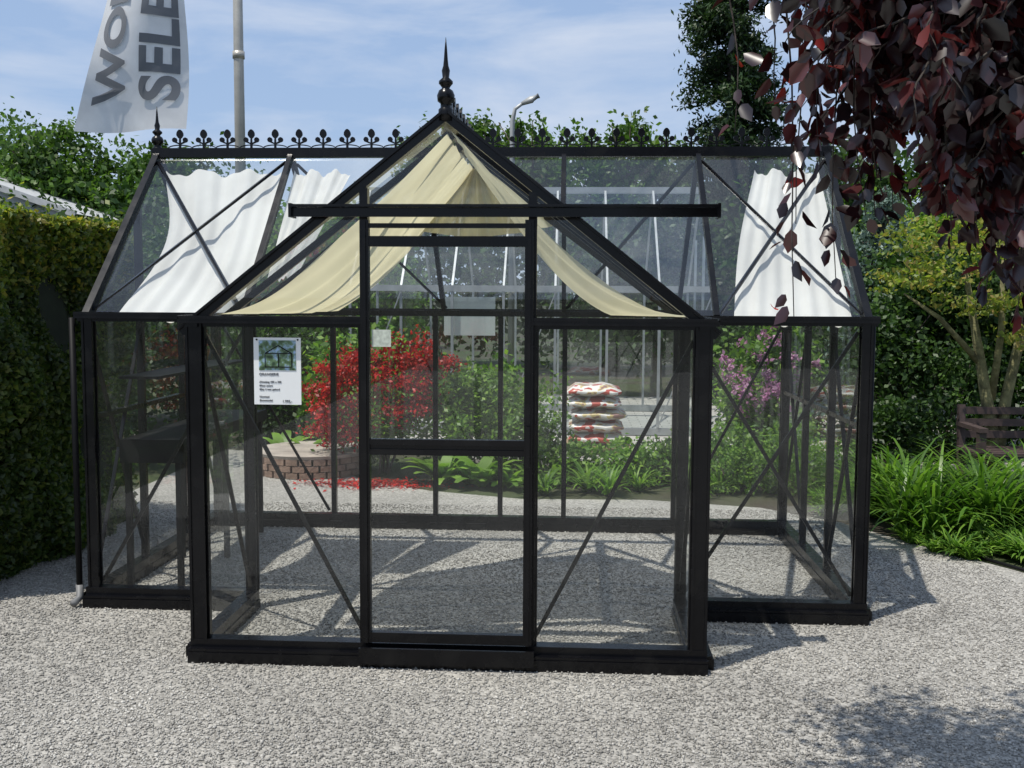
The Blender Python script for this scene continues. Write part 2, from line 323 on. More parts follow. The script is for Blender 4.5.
# sliding door + track
bm=bmesh.new(); yd=YF-.055; T=2.025
bar(bm,(-1.215,yd-.01,T),(.61,yd-.01,T),.055,.030); bar(bm,(-1.215,yd-.025,T+.022),(.61,yd-.025,T+.022),.075,.012); bar(bm,(-1.215,yd-.035,T-.018),(.61,yd-.035,T-.018),.012,.014)
for x in(-1.217,.612): box(bm,x-.006,x+.006,yd-.06,yd+.03,T-.028,T+.032)
for x,wd in((DL+.012,.038),(DR-.012,.038)):
    box(bm,x-wd/2,x+wd/2,yd-.018,yd+.018,.12,1.99); box(bm,x-.007,x+.007,yd-.026,yd+.01,.12,1.985)
box(bm,DL+.03,DR-.03,yd-.015,yd+.015,1.875,1.92); box(bm,DL+.03,DR-.03,yd-.012,yd+.012,1.955,1.975)
box(bm,DL+.03,DR-.03,yd-.016,yd+.016,.965,.99); box(bm,DL+.03,DR-.03,yd-.016,yd+.016,1.01,1.035); box(bm,DL+.03,DR-.03,yd-.006,yd+.006,.985,1.012)
box(bm,DL+.03,DR-.03,yd-.016,yd+.016,.12,.165)
box(bm,DL-.02,DR+.02,yd-.035,yd+.03,.045,.085); box(bm,DL-.02,DR+.02,yd-.045,yd-.03,.03,.10)
box(bm,DR-.022,DR-.004,yd-.05,yd-.02,.92,1.10)
from_bm('sliding_door',bm,black,gh)
bm=bmesh.new(); quad(bm,(DL+.03,yd,.16),(DR-.03,yd,.16),(DR-.03,yd,.97),(DL+.03,yd,.97)); quad(bm,(DL+.03,yd,1.03),(DR-.03,yd,1.03),(DR-.03,yd,1.88),(DL+.03,yd,1.88)); from_bm('door_glass',bm,glass,gh)
bm=bmesh.new(); g=.03
def vp(x0,y0,x1,y1,z0=.1,z1=ZE): quad(bm,(x0,y0,z0),(x1,y1,z0),(x1,y1,z1),(x0,y0,z1))
vp(XL+g,YF,DL-g,YF); vp(DR+g,YF,XR-g,YF); vp(XL,YF+g,XL,YW-g); vp(XR,YF+g,XR,YW-g)
vp(WL+g,YW,XL-g,YW); vp(XR+g,YW,WR-g,YW)
for x in(WL,WR):
    vp(x,YW+g,x,YB-g); bm.faces.new([bm.verts.new(p) for p in((x,YW+.03,ZE+.03),(x,YB-.03,ZE+.03),(x,YR,ZR-.04))])
vp(WL+g,YB,WR-g,YB)
bm.faces.new([bm.verts.new(p) for p in((XL+.03,YF,ZE+.02),(DL-.02,YF,ZE+.02),(DL-.02,YF,zp(DL)-.03))])
bm.faces.new([bm.verts.new(p) for p in((XR-.03,YF,ZE+.02),(DR+.02,YF,ZE+.02),(DR+.02,YF,zp(DR)-.03))])
bm.faces.new([bm.verts.new(p) for p in((DL+.02,YF,T),(DR-.02,YF,T),(DR-.02,YF,zp(DR)-.04),(XC,YF,ZP-.04),(DL+.02,YF,zp(DL)-.04))])
from_bm('wall_glass',bm,glass,gh)
bm=bmesh.new()
quad(bm,(WL,YB,ZE+.03),(WR,YB,ZE+.03),(WR,YR,ZR),(WL,YR,ZR))
bm.faces.new([bm.verts.new(p) for p in((WL,YW,ZE+.02),(XL,YW,ZE+.02),(XC,YP,ZP),(XC,YR,ZR),(WL,YR,ZR))])
bm.faces.new([bm.verts.new(p) for p in((XR,YW,ZE+.02),(WR,YW,ZE+.02),(WR,YR,ZR),(XC,YR,ZR),(XC,YP,ZP))])
quad(bm,(XL,YF,ZE+.02),(XL,YW,ZE+.02),(XC,YP,ZP),(XC,YF,ZP)); quad(bm,(XR,YF,ZE+.02),(XR,YW,ZE+.02),(XC,YP,ZP),(XC,YF,ZP))
from_bm('roof_glass',bm,roofglass,gh)
# cresting
bm=bmesh.new()
def flat(pts,org,ax,th=.012):
    nrm=Vector((0,1,0)) if ax=='x' else Vector((1,0,0)); vs=[]
    for s in(-1,1):
        vs.append([bm.verts.new(Vector(org)+(Vector((p[0],0,p[1])) if ax=='x' else Vector((0,p[0],p[1])))+nrm*s*th/2) for p in pts])
    bm.faces.new(vs[0]); bm.faces.new(vs[1][::-1]); k=len(pts)
    for i in range(k): bm.faces.new((vs[0][i],vs[0][(i+1)%k],vs[1][(i+1)%k],vs[1][i]))
spade=[(0,.058),(.012,.068),(.021,.082),(.020,.096),(.014,.108),(.005,.116),(-.005,.116),(-.014,.108),(-.020,.096),(-.021,.082),(-.012,.068)]
def crest(org,ax):
    flat(spade,org,ax)
    flat([(-.007,0),(.007,0),(.005,.06),(-.005,.06)],org,ax,.010)
    for s in(-1,1):
        flat([(s*(.033+.016*math.cos(a)),.054+.016*math.sin(a)) for a in [i*math.pi/4 for i in range(8)]],org,ax,.011)
        flat([(s*.004,.026),(s*.006,.036),(s*.030,.050),(s*.032,.038)],org,ax,.009)
        arc=[(s*(.0735*math.sin(t)),.002+.018*math.cos(t)) for t in [i*math.pi/2/5 for i in range(6)]]
        for p,q in zip(arc,arc[1:]): flat([p,q,(q[0],q[1]+.006),(p[0],p[1]+.006)],org,ax,.008)
x=WL+.14
while x<WR-.06:
    crest((x,YR,ZR+.035),'x'); x+=.147
y=YF+.16
while y<YR-.1:
    crest((XC,y,ZP+.022),'y'); y+=.147
from_bm('ridge_cresting',bm,black,gh)
bm=bmesh.new()
fin=[(.036,0),(.036,.05),(.026,.058),(.026,.075),(.04,.085),(.043,.11),(.034,.13),(.018,.14),(.024,.15),(.034,.16),(.034,.17),(.016,.185),(.020,.215),(.013,.235),(.010,.26),(.006,.31),(.001,.355)]
lathe(bm,(XC,YF-.01,ZP-.02),[(r*.9,z) for r,z in fin]); 
for x in(WL,WR): lathe(bm,(x,YR,ZR+.0),[(r*.85,z*.82) for r,z in fin])
from_bm('finials',bm,black,gh,True)
# shade cloths
cream=clothmat('cream_shade_cloth',(.72,.69,.50),(.90,.82,.54),.5,.10)
white=clothmat('white_shade_cloth',(.84,.83,.79),(.82,.80,.74),.3,.05)
def sheet(name,fn,nu,nv,mat):
    bm=bmesh.new(); V=[[bm.verts.new(fn(i/nu,j/nv)) for j in range(nv+1)] for i in range(nu+1)]
    for i in range(nu):
        for j in range(nv): bm.faces.new((V[i][j],V[i+1][j],V[i+1][j+1],V[i][j+1]))
    return from_bm(name,bm,mat,gh,True)
def pc(s):
    def fn(u,v):
        fold=math.sin(v*26+u*5+s)*.014+math.sin(v*53+u*9+s*2)*.009+.02*math.sin(v*9+u*3)
        x=XC+s*(.015+u*1.05); y=4.68+v*(1.42-.35*u)+.02*math.sin(u*9+v*3)
        sag=(.20+.04*math.sin(v*3+1))*math.sin(math.pi*u**1.25)**.9*(.30+.70*math.sin(math.pi*(v*.72+.16)))
        x-=s*.22*u*v*v; 
        z=ZP-.06-u*.80-sag-.04*v*v*u+fold*(.5+.5*math.sin(math.pi*u))
        return (x,y,max(z,1.575))
    return fn
sheet('porch_cloth',pc(-1),40,90,cream); sheet('porch_cloth',pc(1),40,90,cream)
def back(u,v):
    hw=.04+.40*(v**.9); x=XC+(u*2-1)*hw
    y=6.02-.10*v+.025*math.sin(u*31+v*2)+.012*math.sin(u*67)
    zb=.33*v+.06*v*math.sin(math.pi*u)
    return (x,y,ZP-.05-zb)
sheet('porch_cloth',back,70,16,cream)
def wc(xa0,xb0,xa1,xb1,dent=0,umax=1):
    def fn(u,v):
        t=u*umax
        xa=xa0+(xa1-xa0)*u+dent*math.sin(math.pi*u)**1.3; xb=xb0+(xb1-xb0)*u
        x=xa+(xb-xa)*v; y=YR-.04-t*(YR-YW-.08)
        z=ZR-.08-t*(ZR-ZE-.09)-.05*math.sin(math.pi*u)*math.sin(math.pi*v)-.02-.014*math.sin(v*15+u*1.2)*(1-.3*u)-.008*math.sin(v*41+u*3)-.02*abs(math.sin(v*9.4))*(1-u)**3
        return(x,y,z)
    return fn
sheet('wing_cloth',wc(-2.47,-1.76,-2.42,-1.70,.14),30,50,white)
sheet('wing_cloth',wc(-1.68,-1.33,-1.66,-1.50,0,.75),30,30,white)
sheet('wing_cloth',wc(1.06,1.43,.82,1.42,-.03),30,50,white)
# plant staging inside the left wing
bm=bmesh.new(); box(bm,WL+.06,-2.14,5.6,7.15,.84,.865)
box(bm,WL+.06,-2.12,5.58,5.60,.74,.87); box(bm,-2.14,-2.12,5.58,7.17,.80,.87)
for x in(WL+.09,-2.16):
    for y in(5.62,6.4,7.12): box(bm,x-.015,x+.015,y-.015,y+.015,.01,.84)
box(bm,WL+.06,WL+.28,5.6,7.15,1.20,1.215)
from_bm('staging_bench',bm,pmat('dark_staging',(.008,.008,.008),.6,noise=.3,spec=.2),gh)
bm=bmesh.new(); quad(bm,(-.875,yd-.004,1.44),(-.79,yd-.004,1.44),(-.79,yd-.004,1.515),(-.875,yd-.004,1.515)); 
from_bm('door_label',bm,pmat('label_paper',(.5,.54,.46),.5,noise=.25,nscale=60),gh)

# ---------------------------------------------------------------- price sign
ps=empty('price_sign',(-1.3,YF-.02,1.33)); dz=.035
bm=bmesh.new(); box(bm,-1.412,-1.200,YF-.020,YF-.014,1.142+dz,1.44+dz); from_bm('sign_board',bm,pmat('white_sign',(.82,.83,.82),.25),ps)
m,nt,out=newmat('sign_picture'); N=nt.nodes; L=nt.links
b=N.new('ShaderNodeBsdfPrincipled'); b.inputs['Roughness'].default_value=.3; L.new(b.outputs[0],out.inputs[0])
tc=N.new('ShaderNodeTexCoord'); n=N.new('ShaderNodeTexNoise'); n.inputs['Scale'].default_value=45; n.inputs['Detail'].default_value=5; L.new(tc.outputs['Object'],n.inputs['Vector'])
r=N.new('ShaderNodeValToRGB'); L.new(n.outputs[0],r.inputs[0]); cr=r.color_ramp
cr.elements[0].position=.35; cr.elements[0].color=(.03,.06,.03,1); cr.elements[1].position=.68; cr.elements[1].color=(.35,.5,.7,1); e=cr.elements.new(.5); e.color=(.12,.2,.10,1)
L.new(r.outputs[0],b.inputs['Base Color'])
bm=bmesh.new(); box(bm,-1.388,-1.222,YF-.022,YF-.0195,1.295+dz,1.428+dz); from_bm('sign_photo',bm,m,ps)
bm=bmesh.new(); yp=YF-.0235
for a,c in(((-1.36,1.37),(-1.30,1.405)),((-1.30,1.405),(-1.24,1.37)),((-1.36,1.37),(-1.24,1.37)),((-1.36,1.37),(-1.36,1.31)),((-1.24,1.37),(-1.24,1.31)),((-1.30,1.37),(-1.30,1.31)),((-1.36,1.31),(-1.24,1.31))):
    bar(bm,(a[0],yp,a[1]+dz),(c[0],yp,c[1]+dz),.004,.003,(0,-1,0))
from_bm('photo_greenhouse',bm,black,ps)
ink=pmat('ink',(.03,.03,.035),.5)
def text(s,size,name,ext=0.0008,off=0):
    cu=bpy.data.curves.new(name,'FONT'); cu.body=s; cu.size=size; cu.extrude=ext; cu.offset=off
    o=bpy.data.objects.new(name+'_tmp',cu); COL.objects.link(o); bpy.context.view_layer.update()
    me=bpy.data.meshes.new_from_object(o.evaluated_get(bpy.context.evaluated_depsgraph_get())); bpy.data.objects.remove(o); me.materials.clear()
    return me
lines=["ORANGERIE","","Afmeting 450 x 300","Kleur zwart","Glas 4 mm gehard","","Normaal","Showmodel"]
for i,s in enumerate(lines):
    if not s: continue
    me=text(s,.0125 if i else .016,'t') 
    for v_ in me.vertices: c=v_.co.copy(); v_.co=(-1.388+c.x,YF-.0212-c.z,1.272+dz-i*.0165+c.y)
    link('sign_text',me,ink,ps)
me=text("1.995,-",.016,'t')
for v_ in me.vertices: c=v_.co.copy(); v_.co=(-1.285+c.x,YF-.0212-c.z,1.152+dz+c.y)
link('sign_price',me,ink,ps)
bm=bmesh.new()
for x in(-1.397,-1.213): tube(bm,[(x,YF-.024,1.431+dz),(x,YF-.018,1.431+dz)],.004,8)
from_bm('sign_screws',bm,black,ps)

# ---------------------------------------------------------------- hedge
hl=leafmat('hedge_leaf',[(.022,.045,.009),(.04,.078,.013),(.07,.118,.02),(.13,.16,.028)],.35,gloss=.03,nscale=2)
hg=empty('hedge',(-3.9,5,0)); HY0=5.25
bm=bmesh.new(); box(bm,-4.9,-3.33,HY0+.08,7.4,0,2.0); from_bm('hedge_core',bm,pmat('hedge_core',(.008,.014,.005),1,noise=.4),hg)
n=46000
y=HY0+rng.random(n)*2.3; z=rng.random(n)*2.13; wob=.06*np.sin(y*3.1+z*2)+.05*np.sin(z*7+y)+.03*np.sin(y*11+z*5)
P1=np.stack([-3.24+wob-np.abs(rng.normal(size=n))*.05,y,z],1)
n2=9000; x2=-4.9+rng.random(n2)*1.7; y2=HY0+rng.random(n2)*2.3
P2=np.stack([x2,y2,2.08+.04*np.sin(x2*7+y2*5)+rng.normal(size=n2)*.04+np.maximum(0,rng.normal(size=n2)-1.4)*.10],1)
n3=9000; x3=-4.9+rng.random(n3)*1.7; z3=rng.random(n3)*2.1
P3=np.stack([x3,7.5+.04*np.sin(x3*6+z3*4)-np.abs(rng.normal(size=n3))*.05,z3],1)
P4=np.stack([x3,HY0+.04*np.sin(x3*6+z3*4)+np.abs(rng.normal(size=n3))*.05,z3],1)
P=np.concatenate([P1,P3,P4]); inst('hedge_leaves',P,randR(len(P),.6),.05*rng.uniform(.6,1.3,len(P)),RH,RHF,hl,hg)
hl2=leafmat('hedge_tip_leaf',[(.06,.11,.015),(.12,.17,.02),(.20,.23,.03),(.30,.25,.04)],.45,gloss=.03,nscale=2)
k=P1[:,2]>1.6+.45*rng.random(n); P2=np.concatenate([P2,P1[k]+np.array([.02,0,.02])])
inst('hedge_new_growth',P2,randR(len(P2),.8),.048*rng.uniform(.6,1.3,len(P2)),RH,RHF,hl2,hg)
sh_dark=leafmat('dark_shrub_leaf',[(.014,.036,.009),(.03,.068,.014),(.06,.115,.022)],.35,nscale=1.5)
sh_mid=leafmat('mid_shrub_leaf',[(.04,.10,.014),(.08,.17,.022),(.13,.25,.03),(.20,.31,.05)],.4,nscale=1.5)
sh_lime=leafmat('lime_leaf',[(.10,.16,.02),(.17,.23,.03),(.24,.28,.05),(.30,.22,.06)],.45,nscale=1.5)
far_g=leafmat('far_tree_leaf',[(.03,.072,.013),(.06,.125,.02),(.10,.18,.033)],.4,nscale=.6)

# ---------------------------------------------------------------- background trees
for(x,y,h,r) in((-15.4,30,7.0,2.1),(-18.5,32,7.0,2.6),(-12.2,31,6.2,1.8),(-9.6,30,4.9,1.8),(-7.0,32,4.6,1.9)):
    bl=[(x,y,h-r*.95,r,r,r*.9,9500),(x-r*.6,y-.5,h-r*1.6,r*.8,r*.8,r*.8,5500),(x+r*.6,y+.3,h-r*1.55,r*.75,r*.8,r*.8,5500),(x,y-.8,h-r*2.2,r*.9,r*.8,r*.8,4500)]
    tree('maple_tree',x,y,.22,h*.35,bl,.19,far_g,clumps=75,spread=.13)
blobs=[]
for i in range(22):
    x=-14+i*1.55; z=1.9+random.uniform(-.2,.5); blobs.append((x,24+random.uniform(-1,2),z,1.5,1.2,1.9,1800))
foliage('distant_tree_line',blobs,.20,sh_dark,None,34)
blobs=[]
for i in range(11):
    x=-2.9+i*.8; h=5.5-.12*i+random.uniform(-.45,.35); blobs.append((x,22+random.uniform(-1,1),h-.9,.7,.8,.85,2400)); blobs.append((x,22,h-2.1,1.0,.9,1.2,1800))
tree('poplar_tree_group',.8,22.5,.2,2.2,blobs,.13,far_g,clumps=34,spread=.17)
def conifer(name,x,y,h,r,mat,n,size,pw=.7):
    e=empty(name,(x,y,0)); bm=bmesh.new(); tube(bm,[(x,y,0),(x,y,h*.6),(x,y,h)],[.2,.12,.02],8); 
    Ps=[]
    nb=int(h*30)
    for i in range(nb):
        t=(i+random.random())/nb; z=.4+t*(h-.5); a=random.uniform(0,6.283); l=r*(1-t)**pw*random.uniform(.75,1.05)+.05
        p0=Vector((x,y,z)); p1=Vector((x+math.cos(a)*l,y+math.sin(a)*l,z+l*.05-.25*l*.6)); tube(bm,[p0,p1],[.025,.006],4)
        m_=n//nb; q=rng.random(m_)**.6
        Ps.append(np.array(p0)+(np.array(p1)-np.array(p0))*q[:,None]+rng.normal(size=(m_,3))*np.array([.10,.10,.08])*(.5+q[:,None]*.6)*min(1,r))
    from_bm('trunk',bm,barkd,e); P=np.concatenate(Ps)
    inst('needles',P,randR(len(P),.3),size*rng.uniform(.6,1.3,len(P)),RH*np.array([1,.6,1]),RHF,mat,e)
conif=leafmat('conifer_needles',[(.010,.026,.009),(.020,.045,.013),(.036,.07,.018)],.15)
blue=leafmat('blue_conifer_needles',[(.06,.10,.08),(.11,.17,.14),(.17,.24,.21)],.2)
conifer('conifer_tree',2.95,20,13,1.25,conif,95000,.12,.55)
conifer('blue_spruce',3.45,12,2.9,.75,blue,12000,.07)
def T(name,x,y,h,r,mat,n,size,tr=.09,fork=None,**k):
    bl=[(x,y,h-r*.8,r,r,r*.8,n),(x-r*.55,y-.3,h-r*1.5,r*.75,r*.7,r*.7,n//2),(x+r*.6,y+.1,h-r*1.4,r*.75,r*.7,r*.7,n//2)]
    return tree(name,x,y,tr,fork or h*.4,bl,size,mat,**k)
T('garden_tree',5.9,14.5,4.2,1.7,sh_mid,12000,.10)
T('garden_tree',4.4,16,3.9,1.5,sh_dark,9000,.12)
T('garden_tree',7.6,13,4.3,1.9,sh_dark,11000,.11)
T('garden_tree',1.4,17.5,3.4,1.3,sh_dark,8000,.11)
T('garden_tree',-3.6,15,2.9,1.2,sh_mid,7000,.10)
T('garden_tree',-5.6,13,2.6,1.3,sh_dark,8000,.09)
T('magnolia_tree',5.0,11.6,2.9,1.0,sh_dark,10000,.07,bm_mat=barkd)
T('magnolia_tree',3.7,11.2,2.3,.8,sh_dark,8000,.07,bm_mat=barkd)
e=empty('japanese_maple',(3.65,9.2,0)); bm=bmesh.new()
for pts,rd in(([(3.65,9.2,0),(3.62,9.2,.5),(3.5,9.2,1.1),(3.3,9.1,1.9)],[.07,.06,.045,.02]),([(3.66,9.2,.2),(3.72,9.2,.8),(3.85,9.2,1.5),(4.2,9.2,2.2)],[.06,.05,.04,.02]),([(3.6,9.2,.8),(3.62,9.1,1.4),(3.6,9.1,2.2)],[.035,.03,.01]),([(3.5,9.2,1.1),(3.1,9.1,1.5),(2.8,9.1,1.7)],[.03,.02,.008])): tube(bm,pts,rd,8)
from_bm('trunk',bm,pmat('mossy_bark',(.16,.15,.07),.9,noise=.5,nscale=14,bump=.6),e,True)
foliage('crown',[(3.35,9.1,2.15,.8,.6,.22,1700),(4.2,9.2,2.3,.8,.6,.4,2400),(2.9,9.1,1.85,.5,.4,.14,600),(3.6,9.0,1.62,.6,.5,.12,800),(3.9,9.0,1.35,.4,.4,.12,400)],.05,sh_lime,e,clumps=60,spread=.12)
def shrub(name,x,y,blobs,size,mat,clumps=40,**k):
    e=empty(name,(x,y,0)); bm=bmesh.new()
    for b in blobs:
        for _ in range(5):
            c=Vector((b[0]+random.uniform(-.6,.6)*b[3],b[1]+random.uniform(-.6,.6)*b[4],b[2]+random.uniform(-.2,.6)*b[5]))
            tube(bm,[(b[0]+random.uniform(-.06,.06),b[1]+random.uniform(-.06,.06),0),((b[0]+c.x)/2,(b[1]+c.y)/2,c.z*.55),c],[.014,.009,.003],5)
    from_bm('stems',bm,bark,e); foliage('leaves',blobs,size,mat,e,clumps,**k); return e
redm=leafmat('red_azalea_flower',[(.16,.006,.008),(.38,.012,.012),(.55,.03,.018)],.35,nscale=4,tcol=(1.2,.8,.8))
e=shrub('red_azalea',-1.75,9.7,[(-1.75,9.68,.62,.66,.5,.5,7500)],.045,sh_mid)
foliage('flowers',[(-1.82,9.55,.8,.62,.48,.44,8500),(-1.42,9.5,.98,.40,.36,.32,3600),(-2.1,9.45,.5,.35,.3,.28,2000)],.038,redm,e,70,spread=.11)
pink=leafmat('pink_flower',[(.30,.12,.24),(.45,.22,.36),(.6,.36,.5)],.35,nscale=4,tcol=(1.2,.9,1.1))
e=shrub('rhododendron',1.9,10.4,[(1.9,10.4,.75,.50,.5,.6,6500)],.07,sh_mid)
foliage('flowers',[(1.85,10.12,1.0,.46,.4,.46,2600)],.045,pink,e,46,spread=.06)
n=900; P=np.stack([-1.75+rng.normal(size=n)*.32,9.05+rng.normal(size=n)*.12,np.full(n,.012)+rng.random(n)*.01],1)
inst('fallen_petals',P,randR(n,4),.04*rng.uniform(.6,1.2,n),RH,RHF,redm)
shrub('perennial_plants',-.9,9.6,[(-.95,9.6,.42,.38,.4,.50,4200),(-.45,9.5,.46,.40,.4,.54,4400),(.0,9.3,.20,.35,.35,.22,2000),(.5,9.3,.18,.4,.35,.20,2200)],.05,sh_mid,50,upb=.8)
shrub('perennial_plants',1.2,9.4,[(1.0,9.4,.26,.40,.35,.26,2600),(1.45,9.3,.25,.35,.35,.25,2200)],.05,sh_mid,50,upb=.8)
shrub('boxwood_shrub',1.9,8.9,[(1.9,8.9,.28,.4,.35,.30,4600),(1.35,8.95,.20,.3,.25,.22,2600)],.032,sh_mid,50)
shrub('evergreen_shrub',2.9,9.8,[(2.9,9.8,.4,.5,.5,.5,6000),(3.6,10.5,.6,.6,.5,.7,6000)],.055,sh_dark)
shrub('evergreen_shrub',4.8,10.8,[(4.8,10.8,.7,.8,.5,.8,7000)],.065,sh_dark)
shrub('evergreen_shrub',2.4,12.4,[(2.3,12.4,.8,.8,.5,1.0,8000)],.07,sh_dark)
shrub('evergreen_shrub',-3.4,11.5,[(-3.4,11.5,.8,.8,.6,1.0,9000)],.06,sh_dark)
shrub('evergreen_shrub',-4.6,9.6,[(-4.6,9.6,.9,.9,.7,1.1,9000)],.06,sh_dark)
shrub('laurel_shrub',-2.4,11.0,[(-2.4,11.0,.7,.5,.5,.7,5000)],.08,sh_mid)
shrub('laurel_shrub',-.9,11.0,[(-1.0,11.1,.5,.5,.4,.5,4000)],.08,sh_mid)
def rosette(name,cs,mat,leafn=26,L0=.22,wd=.10):
    bmv=[];F=[]
    for(cx,cy,s) in cs:
        for _ in range(leafn):
            a=random.uniform(0,6.283); el=random.uniform(.5,1.3); l=L0*s*random.uniform(.7,1.2); ww=wd*s*random.uniform(.7,1.1)
            p=Vector((cx+random.uniform(-.03,.03),cy+random.uniform(-.03,.03),.01)); dirv=Vector((math.cos(a),math.sin(a),0)); sd_=Vector((-math.sin(a),math.cos(a),0)); i0=len(bmv)
            K=6
            for k in range(K+1):
                t=k/K; e2=el-1.5*t*t; wv=ww*(.12+.88*math.sin(math.pi*min(1,t*.93))**.8) if wd>.05 else ww*(1-t)**.5+.001
                bmv.append(tuple(p-sd_*wv/2)); bmv.append(tuple(p+sd_*wv/2))
                p=p+(dirv*math.cos(e2)+Vector((0,0,math.sin(e2))))*l/K
            for k in range(K): F.append((i0+2*k,i0+2*k+1,i0+2*k+3,i0+2*k+2))
    me=npmesh(name,np.array(bmv),np.array(F),4); 
    for p in me.polygons: p.use_smooth=True
    return link(name,me,mat)
host=leafmat('hosta_leaf',[(.09,.18,.02),(.14,.26,.035),(.20,.33,.05)],.4,nscale=3,gloss=.03)
rosette('hosta_plants',[(-1.15+i*.20+random.uniform(-.06,.06),8.95+random.uniform(-.1,.25),random.uniform(.7,1.2)) for i in range(6)],host,24,.30,.11)
strap=leafmat('daylily_leaf',[(.04,.10,.012),(.08,.17,.02),(.14,.25,.035)],.4,nscale=3,gloss=.03,rough=.4)
rosette('daylily_plants',[(2.3+random.uniform(0,1.3),7.3+random.uniform(0,.9),random.uniform(.75,1.15)) for i in range(17)],strap,85,.70,.032)
rosette('groundcover_plants',[(2.55+t_*1.1+random.uniform(-.1,.3),6.75-t_*.50+random.uniform(-.05,.75),random.uniform(.5,.9)) for t_ in [i/60 for i in range(60)]],sh_mid,60,.26,.035)
rosette('groundcover_plants',[(1.9+random.uniform(0,.6),7.85+random.uniform(0,.7),random.uniform(.5,.9)) for i in range(14)],sh_mid,60,.28,.03)
rosette('groundcover_plants',[(2.25+random.uniform(0,.3),7.0+random.uniform(-.1,.5),random.uniform(.4,.7)) for i in range(12)],sh_mid,60,.26,.03)
rosette('fern_plants',[(-.2+i*.28+random.uniform(-.1,.1),8.75+random.uniform(-.1,.3),random.uniform(.7,1.1)) for i in range(10)],sh_mid,60,.32,.03)
rosette('hosta_plants',[(-2.9+i*.3,10.2+random.uniform(-.1,.2),1.1) for i in range(3)],host,24,.34,.13)

# ---------------------------------------------------------------- round brick planter
PX,PY=-2.45,9.75
bpl=empty('brick_planter',(PX,PY,0)); bm=bmesh.new()
for row in range(3):
    for k in range(26):
        a=2*math.pi*(k+.5*(row%2))/26; R=.48
        c=Vector((PX+R*math.cos(a),PY+R*math.sin(a),.035+row*.060)); s=Vector((-math.sin(a),math.cos(a),0))
        bar(bm,c-s*.053,c+s*.053,.10,.052)
from_bm('bricks',bm,pmat('brick',(.24,.16,.12),.9,noise=.35,nscale=9,bump=.4),bpl)
bm=bmesh.new(); lathe(bm,(PX,PY,0),[(.43,0),(.43,.16),(.3,.17),(.05,.175)],20); lathe(bm,(PX,PY,.182),[(.53,0),(.54,.03),(.42,.035)],26) ; from_bm('coping',bm,pmat('coping_stone',(.32,.28,.24),.8,noise=.25,nscale=5,bump=.3),bpl)

# ---------------------------------------------------------------- aluminium greenhouse behind
alu=pmat('aluminium',(.34,.36,.37),.45,.5,noise=.15)
ag=empty('aluminium_greenhouse',(-.5,13.4,0)); bm=bmesh.new()
x0,x1,y0,y1,ze,zt=-2.6,1.6,12.2,14.8,1.75,3.0; ym=(y0+y1)/2
for y in(y0,y1):
    bar(bm,(x0,y,.1),(x1,y,.1),.05,.08); bar(bm,(x0,y,ze),(x1,y,ze),.06,.07)
bar(bm,(x0,ym,zt),(x1,ym,zt),.06,.08)
x=x0
while x<=x1+.01:
    for y in(y0,y1): bar(bm,(x,y,.1),(x,y,ze),.03,.04); bar(bm,(x,y,ze),(x,ym,zt),.025,.035)
    x+=.6
for x in(x0,x1): 
    bar(bm,(x,y0,.1),(x,y1,.1),.05,.08); bar(bm,(x,y0,ze),(x,y1,ze),.04,.04)
    for y in(y0+.87,y1-.87): bar(bm,(x,y,.1),(x,y,2.4),.03,.03)
for xa in(-2.6,-.8,1.0):
    bar(bm,(xa,y0-.03,.15),(xa+.6,y0-.03,1.7),.012,.02,(0,-1,0))
from_bm('frame',bm,alu,ag)
bm=bmesh.new(); quad(bm,(x0,y0,.1),(x1,y0,.1),(x1,y0,ze),(x0,y0,ze)); quad(bm,(x0,y0,ze),(x1,y0,ze),(x1,ym,zt),(x0,ym,zt)); from_bm('glass',bm,glassmat('old_glass',(.9,.94,.94),.10,.06),ag)
bm=bmesh.new(); quad(bm,(-1.5,y0+.05,1.2),(-.9,y0+.05,1.2),(-.9,y0+.05,1.65),(-1.5,y0+.05,1.65)); from_bm('white_blind',bm,white,ag)

# ---------------------------------------------------------------- bags of soil on pallet
m,nt,out=newmat('compost_bag'); N=nt.nodes; L=nt.links
b=N.new('ShaderNodeBsdfPrincipled'); b.inputs['Roughness'].default_value=.35; L.new(b.outputs[0],out.inputs[0])
tc=N.new('ShaderNodeTexCoord'); n=N.new('ShaderNodeTexNoise'); n.inputs['Scale'].default_value=7; n.inputs['Detail'].default_value=2; L.new(tc.outputs['Object'],n.inputs['Vector'])
r=N.new('ShaderNodeValToRGB'); r.color_ramp.interpolation='CONSTANT'; L.new(n.outputs[0],r.inputs[0]); cr=r.color_ramp
cr.elements[0].position=0; cr.elements[0].color=(.38,.06,.04,1); cr.elements[1].position=.44; cr.elements[1].color=(.62,.60,.56,1)
e_=cr.elements.new(.57); e_.color=(.5,.40,.18,1); e_=cr.elements.new(.62); e_.color=(.25,.14,.12,1)
L.new(r.outputs[0],b.inputs['Base Color']); bagm=m
be=empty('compost_bags',(.27,10.9,0)); bm=bmesh.new()
for i in range(3): box(bm,-.08,.62,10.65+i*.25,10.72+i*.25,.055,.12)
for i in range(5): box(bm,-.08+i*.145,.02+i*.145,10.62,11.25,.12,.14)
from_bm('pallet',bm,pmat('pallet_wood',(.3,.22,.14),.9,noise=.3),be)
